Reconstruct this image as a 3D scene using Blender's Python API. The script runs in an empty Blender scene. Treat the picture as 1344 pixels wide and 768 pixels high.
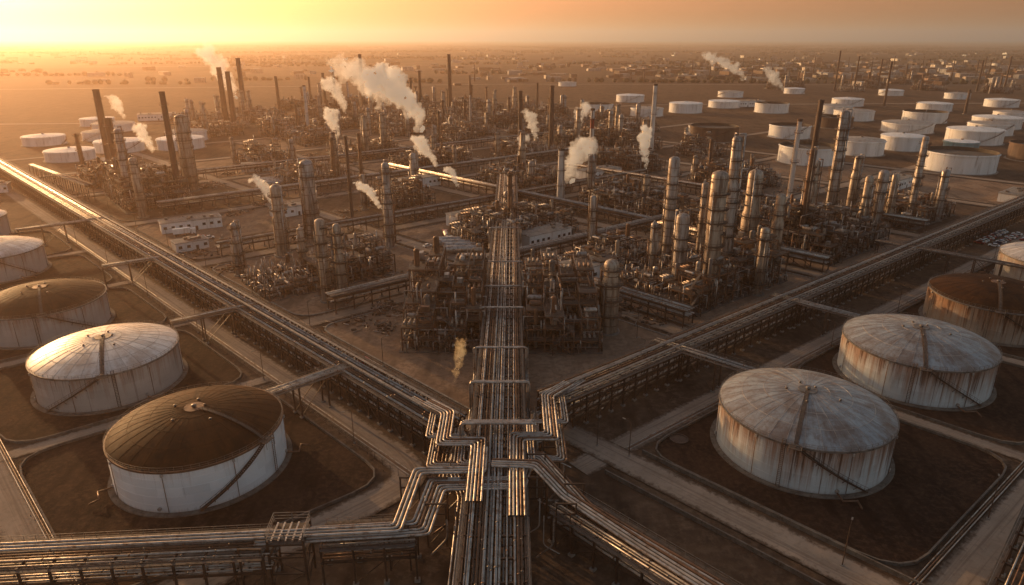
import bpy, math, random
from mathutils import Vector, Matrix
random.seed(7)
sc=bpy.context.scene
rad=math.radians
SUN_AZ=-46; SUN_EL=8.5
HAZE=1/5600.0
# ------------------------------------------------------------------ materials
MATS=[];MI={}
def new_mat(name):
    m=bpy.data.materials.new(name);m.use_nodes=True
    MI[name]=len(MATS);MATS.append(m)
    nt=m.node_tree
    return m,nt,nt.nodes,nt.links,nt.nodes['Principled BSDF']
def N(nt,t,**k):
    n=nt.nodes.new(t)
    for a,b in k.items():setattr(n,a,b)
    return n
def noise(nt,vec,scale,detail=4,rough=.6):
    n=N(nt,'ShaderNodeTexNoise');n.inputs['Scale'].default_value=scale
    n.inputs['Detail'].default_value=detail;n.inputs['Roughness'].default_value=rough
    nt.links.new(vec,n.inputs['Vector']);return n.outputs['Fac']
def ramp(nt,fac,a,b,ca=(0,0,0,1),cb=(1,1,1,1)):
    r=N(nt,'ShaderNodeValToRGB');e=r.color_ramp.elements
    e[0].position=a;e[0].color=ca;e[1].position=b;e[1].color=cb
    nt.links.new(fac,r.inputs[0]);return r.outputs[0]
def mix(nt,fac,a,b,mode='MIX'):
    m=N(nt,'ShaderNodeMix',data_type='RGBA',blend_type=mode)
    for s,v in ((m.inputs[0],fac),(m.inputs[6],a),(m.inputs[7],b)):
        if isinstance(v,(int,float)):s.default_value=v
        elif isinstance(v,tuple):s.default_value=v if len(v)==4 else v+(1,)
        else:nt.links.new(v,s)
    return m.outputs[2]
def math_(nt,op,a,b=0.0,c=None):
    m=N(nt,'ShaderNodeMath',operation=op)
    for i,v in enumerate((a,b,c)):
        if v is None:continue
        if isinstance(v,(int,float)):m.inputs[i].default_value=v
        else:nt.links.new(v,m.inputs[i])
    return m.outputs[0]
def coords(nt,scale=(1,1,1),kind='Object'):
    t=N(nt,'ShaderNodeTexCoord');mp=N(nt,'ShaderNodeMapping')
    mp.inputs['Scale'].default_value=scale
    nt.links.new(t.outputs[kind],mp.inputs['Vector']);return mp.outputs[0]
def bump(nt,b,h,strength=.4,dist=.1):
    n=N(nt,'ShaderNodeBump');n.inputs['Strength'].default_value=strength;n.inputs['Distance'].default_value=dist
    nt.links.new(h,n.inputs['Height']);nt.links.new(n.outputs[0],b.inputs['Normal'])
def simple(name,c1,c2,scale=.5,rough=.6,metal=0,dirt=(.06,.04,.025),dirt_lo=.5,dirt_hi=.75,streak=False,bmp=0):
    m,nt,nd,lk,b=new_mat(name)
    v=coords(nt,(1,1,.12) if streak else (1,1,1))
    n1=noise(nt,v,scale,3);n2=noise(nt,v,scale*2.7,4,.7)
    col=mix(nt,ramp(nt,n1,.35,.65),c1,c2)
    msk=ramp(nt,n2,dirt_lo,dirt_hi)
    col=mix(nt,msk,col,dirt)
    lk.new(col,b.inputs['Base Color'])
    b.inputs['Metallic'].default_value=metal
    r=math_(nt,'MULTIPLY_ADD',msk,.3,rough);lk.new(r,b.inputs['Roughness'])
    if bmp:bump(nt,b,n2,bmp,.1)
    return m
simple('steel_dark',(.060,.037,.026),(.11,.067,.044),.35,.55,.3)
simple('steel_brown',(.19,.10,.056),(.11,.065,.042),.3,.55,.3)
simple('steel_grey',(.25,.23,.21),(.16,.14,.125),.4,.5,.5)
simple('pipe_silver',(.54,.50,.46),(.38,.345,.31),.25,.36,.7,dirt=(.17,.10,.06),dirt_lo=.46,dirt_hi=.7)
simple('pipe_rust',(.22,.115,.065),(.13,.075,.046),.3,.45,.35)
simple('pipe_pale',(.44,.41,.38),(.31,.275,.245),.2,.45,.1,dirt=(.17,.11,.07))
simple('grating',(.075,.06,.05),(.12,.095,.078),.5,.7,.2)
simple('concrete',(.28,.26,.23),(.19,.17,.15),.4,.9,0,dirt=(.09,.07,.055),bmp=.3)
simple('kerb_stone',(.17,.145,.12),(.11,.09,.075),.4,.9,0)
simple('clad_tan',(.44,.38,.31),(.29,.235,.185),.3,.4,.4,dirt=(.12,.07,.042),dirt_lo=.44,dirt_hi=.68,streak=True)
simple('clad_grey',(.43,.405,.38),(.27,.24,.22),.3,.4,.45,dirt=(.10,.065,.042),dirt_lo=.44,dirt_hi=.68,streak=True)
simple('stack_dark',(.070,.044,.033),(.12,.075,.052),.15,.7,.1,streak=True)
simple('stack_white',(.66,.63,.60),(.5,.46,.42),.2,.6,0,dirt=(.2,.15,.11),streak=True)
simple('stack_red',(.33,.05,.03),(.25,.045,.03),.2,.6,0,dirt=(.1,.05,.04))
simple('paint_white',(.80,.80,.80),(.66,.65,.63),.15,.5,0,dirt=(.28,.21,.16),dirt_lo=.54,dirt_hi=.8,streak=True)
simple('tank_floor_dark',(.10,.085,.07),(.06,.05,.04),.08,.8,.1)
simple('roof_grey',(.38,.36,.34),(.28,.26,.24),.2,.7,.1)
simple('glass_dark',(.02,.025,.03),(.03,.035,.04),1,.12,.0,dirt_lo=.9,dirt_hi=1)
simple('rubber',(.02,.02,.02),(.03,.03,.03),1,.8)
simple('car_red',(.32,.04,.03),(.3,.04,.03),1,.3,.2,dirt_lo=.8,dirt_hi=1)
simple('car_blue',(.05,.09,.18),(.05,.09,.18),1,.3,.3,dirt_lo=.8,dirt_hi=1)
simple('scrap',(.16,.12,.09),(.08,.06,.045),.8,.9,.1,bmp=.8)
simple('tank_teal',(.22,.38,.42),(.18,.32,.36),.2,.5,0,streak=True)
simple('dry_grass',(.17,.12,.07),(.11,.08,.05),.3,.95)
def shell_mat(name,base,base2,rust=.5):
    m,nt,nd,lk,b=new_mat(name)
    v=coords(nt,(1,1,.035));v2=coords(nt,(1,1,1))
    s1=noise(nt,v,.7,5,.75);s2=noise(nt,v,1.7,4,.7);big=noise(nt,v2,.12,3);s3=noise(nt,v,.28,3,.6)
    tc=N(nt,'ShaderNodeTexCoord');sx=N(nt,'ShaderNodeSeparateXYZ');lk.new(tc.outputs['Object'],sx.inputs[0])
    z=sx.outputs['Z']
    ang=math_(nt,'ARCTAN2',sx.outputs['Y'],sx.outputs['X'])
    course=math_(nt,'FLOOR',math_(nt,'DIVIDE',z,2.0))
    pl=math_(nt,'FLOOR',math_(nt,'ADD',math_(nt,'MULTIPLY',ang,3.5),math_(nt,'MULTIPLY',course,.37)))
    cb=N(nt,'ShaderNodeCombineXYZ');lk.new(course,cb.inputs[0]);lk.new(pl,cb.inputs[1])
    wn=N(nt,'ShaderNodeTexWhiteNoise',noise_dimensions='3D');lk.new(cb.outputs[0],wn.inputs['Vector'])
    col=mix(nt,ramp(nt,big,.3,.7),base,base2)
    pv=math_(nt,'MULTIPLY_ADD',wn.outputs['Value'],.14,.88)
    pvc=N(nt,'ShaderNodeCombineColor');[lk.new(pv,pvc.inputs[i]) for i in range(3)]
    col=mix(nt,1.0,col,pvc.outputs[0],'MULTIPLY')
    f=math_(nt,'ADD',s1,math_(nt,'MULTIPLY_ADD',z,.03,0))
    grime=ramp(nt,f,.80-rust*.26,.98-rust*.18)
    col=mix(nt,math_(nt,'MULTIPLY',grime,.35+.5*rust),col,(.27,.125,.055))
    f2=math_(nt,'ADD',s2,math_(nt,'ADD',math_(nt,'MULTIPLY',s3,.5),math_(nt,'MULTIPLY',z,.018)))
    col=mix(nt,math_(nt,'MULTIPLY',ramp(nt,math_(nt,'MULTIPLY',f2,.6),.615-rust*.10,.685-rust*.10),.3+.68*rust),col,(.085,.036,.016))
    low=ramp(nt,math_(nt,'ADD',math_(nt,'MULTIPLY',z,-.5),s2),-.2,.55)
    col=mix(nt,math_(nt,'MULTIPLY',low,.5),col,(.13,.08,.05))
    lk.new(col,b.inputs['Base Color']);b.inputs['Roughness'].default_value=.45
    bump(nt,b,big,.3,.4)
shell_mat('shell_white',(.90,.92,.94),(.82,.84,.86),.1)
shell_mat('shell_bluegrey',(.62,.67,.70),(.50,.55,.57),.85)
shell_mat('shell_grey',(.50,.48,.46),(.39,.37,.35),.55)
shell_mat('shell_rust',(.42,.36,.30),(.30,.25,.20),.95)
def dome_mat(name,base,base2,stain,amt,metal,rgh=.3,spec=.5):
    m,nt,nd,lk,b=new_mat(name)
    tc=N(nt,'ShaderNodeTexCoord');sx=N(nt,'ShaderNodeSeparateXYZ');lk.new(tc.outputs['Object'],sx.inputs[0])
    x,y=sx.outputs['X'],sx.outputs['Y']
    r=math_(nt,'SQRT',math_(nt,'ADD',math_(nt,'MULTIPLY',x,x),math_(nt,'MULTIPLY',y,y)))
    ang=math_(nt,'ARCTAN2',y,x)
    cb=N(nt,'ShaderNodeCombineXYZ')
    lk.new(math_(nt,'MULTIPLY',math_(nt,'COSINE',ang),9.),cb.inputs[0]);lk.new(math_(nt,'MULTIPLY',math_(nt,'SINE',ang),9.),cb.inputs[1])
    lk.new(math_(nt,'MULTIPLY',r,.12),cb.inputs[2])
    s=noise(nt,cb.outputs[0],1.1,5,.75)
    pan=math_(nt,'FLOOR',math_(nt,'MULTIPLY',ang,32/(2*math.pi)))
    ringi=math_(nt,'FLOOR',math_(nt,'DIVIDE',r,4.7))
    c2=N(nt,'ShaderNodeCombineXYZ');lk.new(pan,c2.inputs[0]);lk.new(ringi,c2.inputs[1])
    wn=N(nt,'ShaderNodeTexWhiteNoise',noise_dimensions='3D');lk.new(c2.outputs[0],wn.inputs['Vector'])
    big=noise(nt,tc.outputs['Object'],.13,5,.65);fine=noise(nt,tc.outputs['Object'],.9,4,.7)
    col=mix(nt,wn.outputs['Value'],base,base2)
    col=mix(nt,math_(nt,'MULTIPLY',ramp(nt,s,.45,.72),amt),col,stain)
    col=mix(nt,math_(nt,'MULTIPLY',ramp(nt,big,.46,.62),amt*.9),col,stain)
    col=mix(nt,math_(nt,'MULTIPLY',ramp(nt,fine,.52,.72),amt*.7),col,(.15,.075,.038) if base[0]>.2 else (.10,.042,.016))
    cen=ramp(nt,math_(nt,'ADD',math_(nt,'MULTIPLY',r,-.16),s),.05,.35)
    col=mix(nt,math_(nt,'MULTIPLY',cen,.6),col,(.20,.10,.05))
    lk.new(col,b.inputs['Base Color']);b.inputs['Metallic'].default_value=metal;b.inputs['Specular IOR Level'].default_value=spec
    lk.new(math_(nt,'MULTIPLY_ADD',fine,.35,rgh),b.inputs['Roughness'])
dome_mat('dome_brown',(.075,.033,.012),(.058,.026,.010),(.022,.012,.007),.85,0,.5,.08)
dome_mat('dome_silver',(.70,.69,.67),(.56,.54,.52),(.30,.21,.14),.5,.35)
dome_mat('dome_blue',(.40,.45,.48),(.27,.30,.33),(.15,.10,.07),.8,.3)
dome_mat('dome_tan',(.085,.045,.02),(.07,.037,.018),(.03,.018,.011),.8,0,.5,.1)
def ground_mat(name,cols,sc1,far=False,bm=.5):
    m,nt,nd,lk,b=new_mat(name)
    v=coords(nt)
    n1=noise(nt,v,sc1,6,.65);n2=noise(nt,v,sc1*9,6,.7);n3=noise(nt,v,sc1*.22,4,.6)
    col=mix(nt,ramp(nt,n1,.42,.58),cols[0],cols[1])
    col=mix(nt,math_(nt,'MULTIPLY',ramp(nt,n2,.45,.65),.75),col,cols[2])
    col=mix(nt,math_(nt,'MULTIPLY',ramp(nt,n3,.45,.65),.5),col,cols[1])
    n4=noise(nt,coords(nt,(1,.25,1)),sc1*3,3,.5)
    col=mix(nt,math_(nt,'MULTIPLY',ramp(nt,n4,.52,.66),.6),col,tuple(c*.5 for c in cols[1]))
    if far:
        vo=N(nt,'ShaderNodeTexVoronoi',feature='F1');vo.inputs['Scale'].default_value=.0016
        mp=coords(nt,(1,.55,1));lk.new(mp,vo.inputs['Vector'])
        bw=N(nt,'ShaderNodeSeparateColor');lk.new(vo.outputs['Color'],bw.inputs[0])
        fld=mix(nt,bw.outputs[0],(.045,.034,.022),(.15,.10,.068))
        fld=mix(nt,math_(nt,'MULTIPLY',ramp(nt,n3,.4,.6),.4),fld,(.05,.042,.025))
        tc=N(nt,'ShaderNodeTexCoord');ln=N(nt,'ShaderNodeVectorMath',operation='DISTANCE')
        lk.new(tc.outputs['Object'],ln.inputs[0]);ln.inputs[1].default_value=(0,500,0)
        fm=math_(nt,'MULTIPLY_ADD',n3,900.,ln.outputs['Value'])
        mr=N(nt,'ShaderNodeMapRange');mr.inputs[1].default_value=1500;mr.inputs[2].default_value=2100;lk.new(fm,mr.inputs[0])
        col=mix(nt,mr.outputs[0],col,fld)
    lk.new(col,b.inputs['Base Color']);b.inputs['Roughness'].default_value=.95
    b.inputs['Specular IOR Level'].default_value=.08
    bump(nt,b,n2,bm,.4)
ground_mat('soil',[(.115,.075,.050),(.070,.046,.032),(.19,.13,.088)],.05,True)
ground_mat('soil_dark',[(.056,.032,.021),(.030,.019,.014),(.10,.058,.037)],.09)
ground_mat('yard',[(.33,.23,.16),(.22,.15,.105),(.14,.092,.064)],.06)
def road_mat():
    m,nt,nd,lk,b=new_mat('road')
    tc=N(nt,'ShaderNodeTexCoord');sx=N(nt,'ShaderNodeSeparateXYZ');lk.new(tc.outputs['UV'],sx.inputs[0])
    o=coords(nt);n1=noise(nt,o,.08,6,.65);n2=noise(nt,o,.8,5,.7)
    mp=N(nt,'ShaderNodeMapping');mp.inputs['Scale'].default_value=(.02,9,1);lk.new(tc.outputs['UV'],mp.inputs[0])
    tr=noise(nt,mp.outputs[0],1.,4,.6)
    col=mix(nt,ramp(nt,n1,.35,.65),(.36,.285,.225),(.26,.205,.16))
    col=mix(nt,math_(nt,'MULTIPLY',ramp(nt,tr,.48,.62),.6),col,(.15,.11,.085))
    col=mix(nt,math_(nt,'MULTIPLY',ramp(nt,n2,.5,.7),.4),col,(.14,.10,.072))
    e=math_(nt,'ABSOLUTE',math_(nt,'SUBTRACT',sx.outputs['Y'],.5))
    e=math_(nt,'ADD',e,math_(nt,'MULTIPLY',math_(nt,'SUBTRACT',n2,.5),.5))
    col=mix(nt,ramp(nt,e,.34,.48),col,(.095,.064,.044))
    lk.new(col,b.inputs['Base Color']);b.inputs['Roughness'].default_value=.9
    b.inputs['Specular IOR Level'].default_value=.2
    bump(nt,b,n2,.35,.15)
road_mat()
# ------------------------------------------------------------------ mesh builder
class MB:
    def __init__(s):s.v=[];s.f=[];s.m=[];s.sm=[];s.uv=None
    def quad(s,pts,mat,smooth=False):
        n=len(s.v);s.v.extend(pts);s.f.append(tuple(range(n,n+len(pts))));s.m.append(MI[mat]);s.sm.append(smooth)
    def faces(s,base,fs,mat,smooth=False):
        k=MI[mat]
        for f in fs:
            s.f.append(tuple(base+i for i in f));s.m.append(k);s.sm.append(smooth)
    def box(s,c,sz,mat,rz=0):
        x,y,z=sz[0]/2,sz[1]/2,sz[2]/2;ca,sa=math.cos(rz),math.sin(rz);n=len(s.v)
        for dz in(-z,z):
            for dx,dy in((-x,-y),(x,-y),(x,y),(-x,y)):
                s.v.append((c[0]+dx*ca-dy*sa,c[1]+dx*sa+dy*ca,c[2]+dz))
        s.faces(n,((3,2,1,0),(4,5,6,7),(0,1,5,4),(1,2,6,5),(2,3,7,6),(3,0,4,7)),mat)
    def frame(s,d):
        d=d.normalized();a=Vector((0,0,1)) if abs(d.z)<.9 else Vector((1,0,0))
        u=d.cross(a).normalized();return u,u.cross(d)
    def beam(s,a,b,w,mat,h=None):
        a=Vector(a);b=Vector(b);h=h or w
        if (b-a).length<1e-4:return
        u,v=s.frame(b-a);n=len(s.v)
        for p in(a,b):
            for i,j in((-1,-1),(1,-1),(1,1),(-1,1)):
                s.v.append(tuple(p+u*(i*w/2)+v*(j*h/2)))
        s.faces(n,((0,1,5,4),(1,2,6,5),(2,3,7,6),(3,0,4,7),(3,2,1,0),(4,5,6,7)),mat)
    def tube(s,a,b,r,mat,n=8,r2=None,caps=False):
        a=Vector(a);b=Vector(b);r2=r if r2 is None else r2
        u,v=s.frame(b-a);k=len(s.v)
        for p,rr in((a,r),(b,r2)):
            for i in range(n):
                t=2*math.pi*i/n;s.v.append(tuple(p+u*(rr*math.cos(t))+v*(rr*math.sin(t))))
        s.faces(k,[(i,(i+1)%n,n+(i+1)%n,n+i) for i in range(n)],mat,True)
        if caps:s.faces(k,[tuple(range(n))[::-1],tuple(range(n,2*n))],mat)
    def pipe(s,pts,r,mat,n=8):
        P=[Vector(p) for p in pts]
        for i in range(len(P)-1):
            d=(P[i+1]-P[i]);L=d.length
            if L<1e-3:continue
            d/=L
            a=P[i]-(d*r*.7 if i>0 else d*0);b=P[i+1]+(d*r*.7 if i<len(P)-2 else d*0)
            s.tube(a,b,r,mat,n,caps=True)
    def lathe(s,c,prof,mat,n=24,smooth=True):
        k=len(s.v)
        for (r,z) in prof:
            for i in range(n):
                t=2*math.pi*i/n;s.v.append((c[0]+r*math.cos(t),c[1]+r*math.sin(t),c[2]+z))
        for j in range(len(prof)-1):
            s.faces(k,[(j*n+i,j*n+(i+1)%n,(j+1)*n+(i+1)%n,(j+1)*n+i) for i in range(n)],mat,smooth)
    def vessel(s,a,b,r,mat,n=14):
        a=Vector(a);b=Vector(b);d=(b-a).normalized()
        s.tube(a,b,r,mat,n)
        for p,sg in((a,-1),(b,1)):
            s.tube(p,p+d*(sg*r*.3),r,mat,n,r2=r*.8);s.tube(p+d*(sg*r*.3),p+d*(sg*r*.5),r*.8,mat,n,r2=r*.3,caps=True)
    def mesh(s,name):
        me=bpy.data.meshes.new(name);me.from_pydata(s.v,[],s.f)
        used=sorted(set(s.m));re={k:i for i,k in enumerate(used)}
        for k in used:me.materials.append(MATS[k])
        me.polygons.foreach_set('material_index',[re[k] for k in s.m])
        me.polygons.foreach_set('use_smooth',s.sm)
        if s.uv:
            l=me.uv_layers.new(name='UVMap');l.data.foreach_set('uv',[c for p in s.uv for c in p])
        me.update();return me
def put(me,name,loc=(0,0,0),rz=0,parent=None,scale=None):
    o=bpy.data.objects.new(name,me);o.location=loc;o.rotation_euler=(0,0,rz)
    if scale:o.scale=scale
    sc.collection.objects.link(o)
    if parent:o.parent=parent
    return o
Ld=(-.707,.707);Rd=(.778,.628);O=(-4,128)
def W(p,q):return (O[0]+Ld[0]*p+Rd[0]*q,O[1]+Ld[1]*p+Rd[1]*q)
AR=math.atan2(Rd[1],Rd[0]);AL=math.atan2(Ld[1],Ld[0])
# ------------------------------------------------------------------ ground
g=MB();K=40;E=28000
for i in range(K+1):
    for j in range(K+1):
        fx=(i/K*2-1);fy=(j/K*2-1)
        g.v.append((E*fx*abs(fx)**1.5,E*fy*abs(fy)**1.5,0))
for i in range(K):
    for j in range(K):
        a=i*(K+1)+j;g.f.append((a,a+K+1,a+K+2,a+1));g.m.append(MI['soil']);g.sm.append(False)
put(g.mesh('ground'),'ground')
roadz=[.10]
def road(pts,w,name='road'):
    b=MB();b.uv=[];z=roadz[0];roadz[0]+=.008
    P=[Vector(p) for p in pts];n=len(P);s=0
    L=[];
    for i in range(n):
        d0=(P[i]-P[i-1]).normalized() if i else (P[1]-P[0]).normalized()
        d1=(P[i+1]-P[i]).normalized() if i<n-1 else d0
        d=(d0+d1).normalized();nn=Vector((-d.y,d.x));k=1/max(.4,nn.dot(Vector((-d0.y,d0.x))))
        if i:s+=(P[i]-P[i-1]).length
        L.append((P[i]+nn*w/2*k,P[i]-nn*w/2*k,s))
    for i in range(n-1):
        a,b2=L[i],L[i+1]
        b.quad([(a[1].x,a[1].y,z),(b2[1].x,b2[1].y,z),(b2[0].x,b2[0].y,z),(a[0].x,a[0].y,z)],'road')
        b.uv+= [(a[2],0),(b2[2],0),(b2[2],1),(a[2],1)]
    put(b.mesh('road'),name)
def gp(*pq):return [W(p,q) for p,q in pq]
def curve(pts,n=6,f=10):
    P=[Vector(p) for p in pts];out=[P[0]]
    for i in range(1,len(P)-1):
        a=P[i-1]-P[i];c=P[i+1]-P[i];ff=min(f,a.length*.45,c.length*.45);A=P[i]+a.normalized()*ff;C=P[i]+c.normalized()*ff
        for k in range(n+1):
            t=k/n;out.append(A*(1-t)**2+P[i]*2*t*(1-t)+C*t*t)
    out.append(P[-1]);return out
road(gp((-5,8.5),(700,8.5)),7);road(gp((8.5,2),(8.5,640)),7)
road(gp((8,-11.5),(600,-11.5)),7);road(gp((-11,14),(-11,560)),7)
road(gp((-20,-79),(300,-79)),7.5);road(gp((-78,20),(-78,330)),7.5)
for p in (75.5,133,191,250):road(gp((p,-77),(p,-14)),4.5)
for q in (90,148,208,268):road(gp((-76,q),(-13,q)),4.5)
road(curve(gp((7,-80),(7,-30),(9,-13),(24,-11.4))),8)
road(curve(gp((14,24),(-11,24),(-50,24),(-90,24))),8)
for p in (107,197,290,385,475,570):road(gp((p,10),(p,620)),8)
for q in (97,187,280,380,470):road(gp((10,q),(560,q)),8)
road([(-900,760),(-300,800),(200,1020),(1000,1060)],12);road([(-1200,1300),(0,1500),(1500,1450)],14)
road([(-2500,2300),(0,2600),(2500,2300)],18)
def poly_pad(name,pts,mat,z,wallh,wallw,wallmat):
    b=MB();b.quad([(x,y,z) for x,y in pts],mat)
    put(b.mesh(name),name)
    c=MB();n=len(pts)
    cx=sum(p[0] for p in pts)/n;cy=sum(p[1] for p in pts)/n
    inner=[]
    P=[Vector(p) for p in pts]
    for i in range(n):
        a,b2,c2=P[i-1],P[i],P[(i+1)%n]
        n1=Vector((-(b2-a).y,(b2-a).x)).normalized();n2=Vector((-(c2-b2).y,(c2-b2).x)).normalized()
        m=(n1+n2).normalized();k=wallw/max(.5,m.dot(n1))
        if (Vector((cx,cy))-b2).dot(m)<0:m=-m
        inner.append(b2+m*k)
    for i in range(n):
        j=(i+1)%n;a,b2=P[i],P[j];ai,bi=inner[i],inner[j]
        c.quad([(a.x,a.y,0),(b2.x,b2.y,0),(b2.x,b2.y,wallh),(a.x,a.y,wallh)],wallmat)
        c.quad([(ai.x,ai.y,wallh),(bi.x,bi.y,wallh),(bi.x,bi.y,0),(ai.x,ai.y,0)],wallmat)
        c.quad([(a.x,a.y,wallh),(b2.x,b2.y,wallh),(bi.x,bi.y,wallh),(ai.x,ai.y,wallh)],wallmat)
    return c
def oct_pts(p0,p1,q0,q1,ch):
    raw=gp((p0,q0),(p0,q1),(p1,q1),(p1,q0));out=[];P=[Vector(p) for p in raw]
    for i in range(4):
        a=(P[i-1]-P[i]).normalized()*ch;c=(P[(i+1)%4]-P[i]).normalized()*ch;A=P[i]+a;C=P[i]+c
        for t in(0,.25,.5,.75,1):
            v=A*(1-t)**2+P[i]*2*t*(1-t)+C*t*t;out.append((v.x,v.y))
    return out
ps=[(14,102),(112,191),(203,284),(296,379),(391,469),(481,564)];qs=[(14,91),(103,181),(193,274),(286,374),(386,464)]
for i,(a,b_) in enumerate(ps):
    for j,(c_,d_) in enumerate(qs):
        if i>4 and j<1:continue
        w=poly_pad('gravel_yard',oct_pts(a,b_,c_,d_,8),'yard' if (i+j)%3 else 'soil' if i+j else 'yard',.05,.3,.55,'concrete' if i+j<2 else 'kerb_stone')
        put(w.mesh('kerb'),'kerb')
# ------------------------------------------------------------------ storage tanks
def tank_mesh(R,Hh,dh,shell,dome,a_st,sd=1):
    b=MB();n=96
    b.lathe((0,0,0),[(R+1.3,0),(R+1.2,.3),(R-.5,.34)],'kerb_stone',64,False)
    nc=5
    b.lathe((0,0,.3),[(R,0),(R,Hh-.3)],shell,n)
    for k in range(1,nc):
        z=Hh*k/nc;b.lathe((0,0,z),[(R,-.05),(R+.03,-.05),(R+.03,.05),(R,.05)],shell,n,False)
    b.lathe((0,0,Hh),[(R,-.35),(R+.28,-.35),(R+.28,-.1),(R+.28,.08),(R-.1,.10)],'steel_grey' if shell!='shell_white' else 'steel_brown',n,False)
    def dz(r):
        f=max(0.,1-(r/R)**2.2);return Hh+dh*f**.9+.08
    prof=[]
    for k in range(19):
        r=R*(1-(k/18)**1.35);prof.append((max(r,.02),dz(r)-Hh))
    b.lathe((0,0,Hh),prof,dome,n)
    ribm='pipe_pale' if dome in('dome_silver','dome_blue') else dome
    for k in range(32):
        t=2*math.pi*k/32
        for s_ in range(9):
            r0=R*(1-(s_/9)**1.3)-.05;r1=max(1.8,R*(1-((s_+1)/9)**1.3)-.05)
            b.beam((r0*math.cos(t),r0*math.sin(t),dz(r0)+.02),(r1*math.cos(t),r1*math.sin(t),dz(r1)+.02),.07,ribm,.06)
    for r in (R*.25,R*.5,R*.75):b.lathe((0,0,dz(r)-.0),[(r+.07,-.05),(r+.05,.03),(r-.05,.05),(r-.07,.0)],ribm,64,False)
    zt=dz(0)
    b.lathe((0,0,zt),[(2.1,-.3),(2.1,.12),(0.02,.14)],'steel_grey' if ribm=='pipe_pale' else 'steel_brown',20,False)
    b.lathe((0,0,zt),[(.4,0),(.4,.4),(.6,.45),(.55,.6),(.02,.75)],'steel_grey',16)
    for k in range(5):
        t=k*1.3+.4;r=R*.12+1.2*k;b.lathe((r*math.cos(t),r*math.sin(t),dz(r)-.1),[(.25,0),(.25,.4),(.35,.45),(.02,.55)],'steel_grey',10)
    m=72
    for k in range(m):
        t0=2*math.pi*k/m;t1=2*math.pi*(k+1)/m;r=R+.1
        a0=(r*math.cos(t0),r*math.sin(t0));a1=(r*math.cos(t1),r*math.sin(t1))
        b.beam((*a0,Hh),(*a0,Hh+1.0),.05,'steel_grey')
        for hz in(.5,1.0):b.beam((*a0,Hh+hz),(*a1,Hh+hz),.04,'steel_grey')
    t=a_st;ux,uy=math.cos(t),math.sin(t);px,py=-uy,ux
    for s_ in range(12):
        r0=R-s_*(R-1.5)/12;r1=R-(s_+1)*(R-1.5)/12
        for o in(-.4,.4):
            b.beam((r0*ux+px*o,r0*uy+py*o,dz(r0)+.2),(r1*ux+px*o,r1*uy+py*o,dz(r1)+.2),.08,'steel_dark',.12)
            b.beam((r0*ux+px*o,r0*uy+py*o,dz(r0)+1.1),(r1*ux+px*o,r1*uy+py*o,dz(r1)+1.1),.05,'steel_dark')
            b.beam((r0*ux+px*o,r0*uy+py*o,dz(r0)),(r0*ux+px*o,r0*uy+py*o,dz(r0)+1.1),.05,'steel_dark')
        b.beam((r0*ux,r0*uy,dz(r0)+.22),(r1*ux,r1*uy,dz(r1)+.22),.6,'grating',.05)
    span=.85;ns=44;rr=R+.6
    pv=None
    for k in range(ns+1):
        f=k/ns;t=a_st+sd*span*(1-f);z=.5+(Hh-.3)*f
        c=(rr*math.cos(t),rr*math.sin(t))
        b.box((c[0],c[1],z),(.8,.4,.05),'grating',t)
        o=((rr+.4)*math.cos(t),(rr+.4)*math.sin(t))
        i_=((rr-.4)*math.cos(t),(rr-.4)*math.sin(t))
        if pv:
            b.beam((*pv[0],pv[2]),(*o,z),.08,'steel_dark',.28);b.beam((*pv[1],pv[2]),(*i_,z),.06,'steel_dark',.25)
            b.beam((*pv[0],pv[2]+1.1),(*o,z+1.1),.06,'steel_dark');b.beam((*pv[0],pv[2]+.6),(*o,z+.6),.04,'steel_dark')
        if k%3==0:b.beam((*o,z),(*o,z+1.1),.05,'steel_dark')
        if k%8==0:b.beam((*o,z),((R)*math.cos(t),R*math.sin(t),z-1.2),.1,'steel_dark')
        pv=(o,i_,z)
    b.box(((R+.8)*ux,(R+.8)*uy,Hh+.1),(2.0,2.6,.12),'grating',a_st)
    for q_ in(-1.25,1.25):
        b.beam(((R+1.7)*ux+px*q_,(R+1.7)*uy+py*q_,Hh-1.5),((R+1.7)*ux+px*q_,(R+1.7)*uy+py*q_,Hh+1.2),.08,'steel_grey')
    b.beam(((R+1.7)*ux-px*1.25,(R+1.7)*uy-py*1.25,Hh+1.2),((R+1.7)*ux+px*1.25,(R+1.7)*uy+py*1.25,Hh+1.2),.07,'steel_grey')
    t=a_st-sd*.12;lx,ly=math.cos(t),math.sin(t)
    for o in(-.35,.35):b.beam(((R+.5)*lx-ly*o,(R+.5)*ly+lx*o,.3),((R+.5)*lx-ly*o,(R+.5)*ly+lx*o,Hh+1.2),.1,'steel_dark')
    z=.8
    while z<Hh+1:
        b.beam(((R+.5)*lx-ly*.35,(R+.5)*ly+lx*.35,z),((R+.5)*lx+ly*.35,(R+.5)*ly-lx*.35,z),.06,'steel_dark');z+=.45
    for k in range(6):
        t=a_st+.5+k*.9
        c,s_=math.cos(t),math.sin(t)
        b.tube((R*c,R*s_,1.3),((R+.4)*c,(R+.4)*s_,1.3),.4,'pipe_pale',12,caps=True)
        if k%2==0:b.pipe([((R+.1)*c,(R+.1)*s_,.9),((R+3)*c,(R+3)*s_,.9),((R+3)*c-s_*3,(R+3)*s_+c*3,.9),((R+5)*c-s_*3,(R+5)*s_+c*3,.5)],.18,'pipe_rust')
    for k in range(8):
        t=a_st+.6+k*.75;c,s_=math.cos(t),math.sin(t)
        b.pipe([((R+.25)*c,(R+.25)*s_,.6),((R+.25)*c,(R+.25)*s_,Hh-.7)],.07,'pipe_rust',6)
        b.box(((R+.3)*c,(R+.3)*s_,Hh-.7),(.4,.4,.6),'pipe_pale',t)
    return b.mesh('storage_tank')
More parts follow.
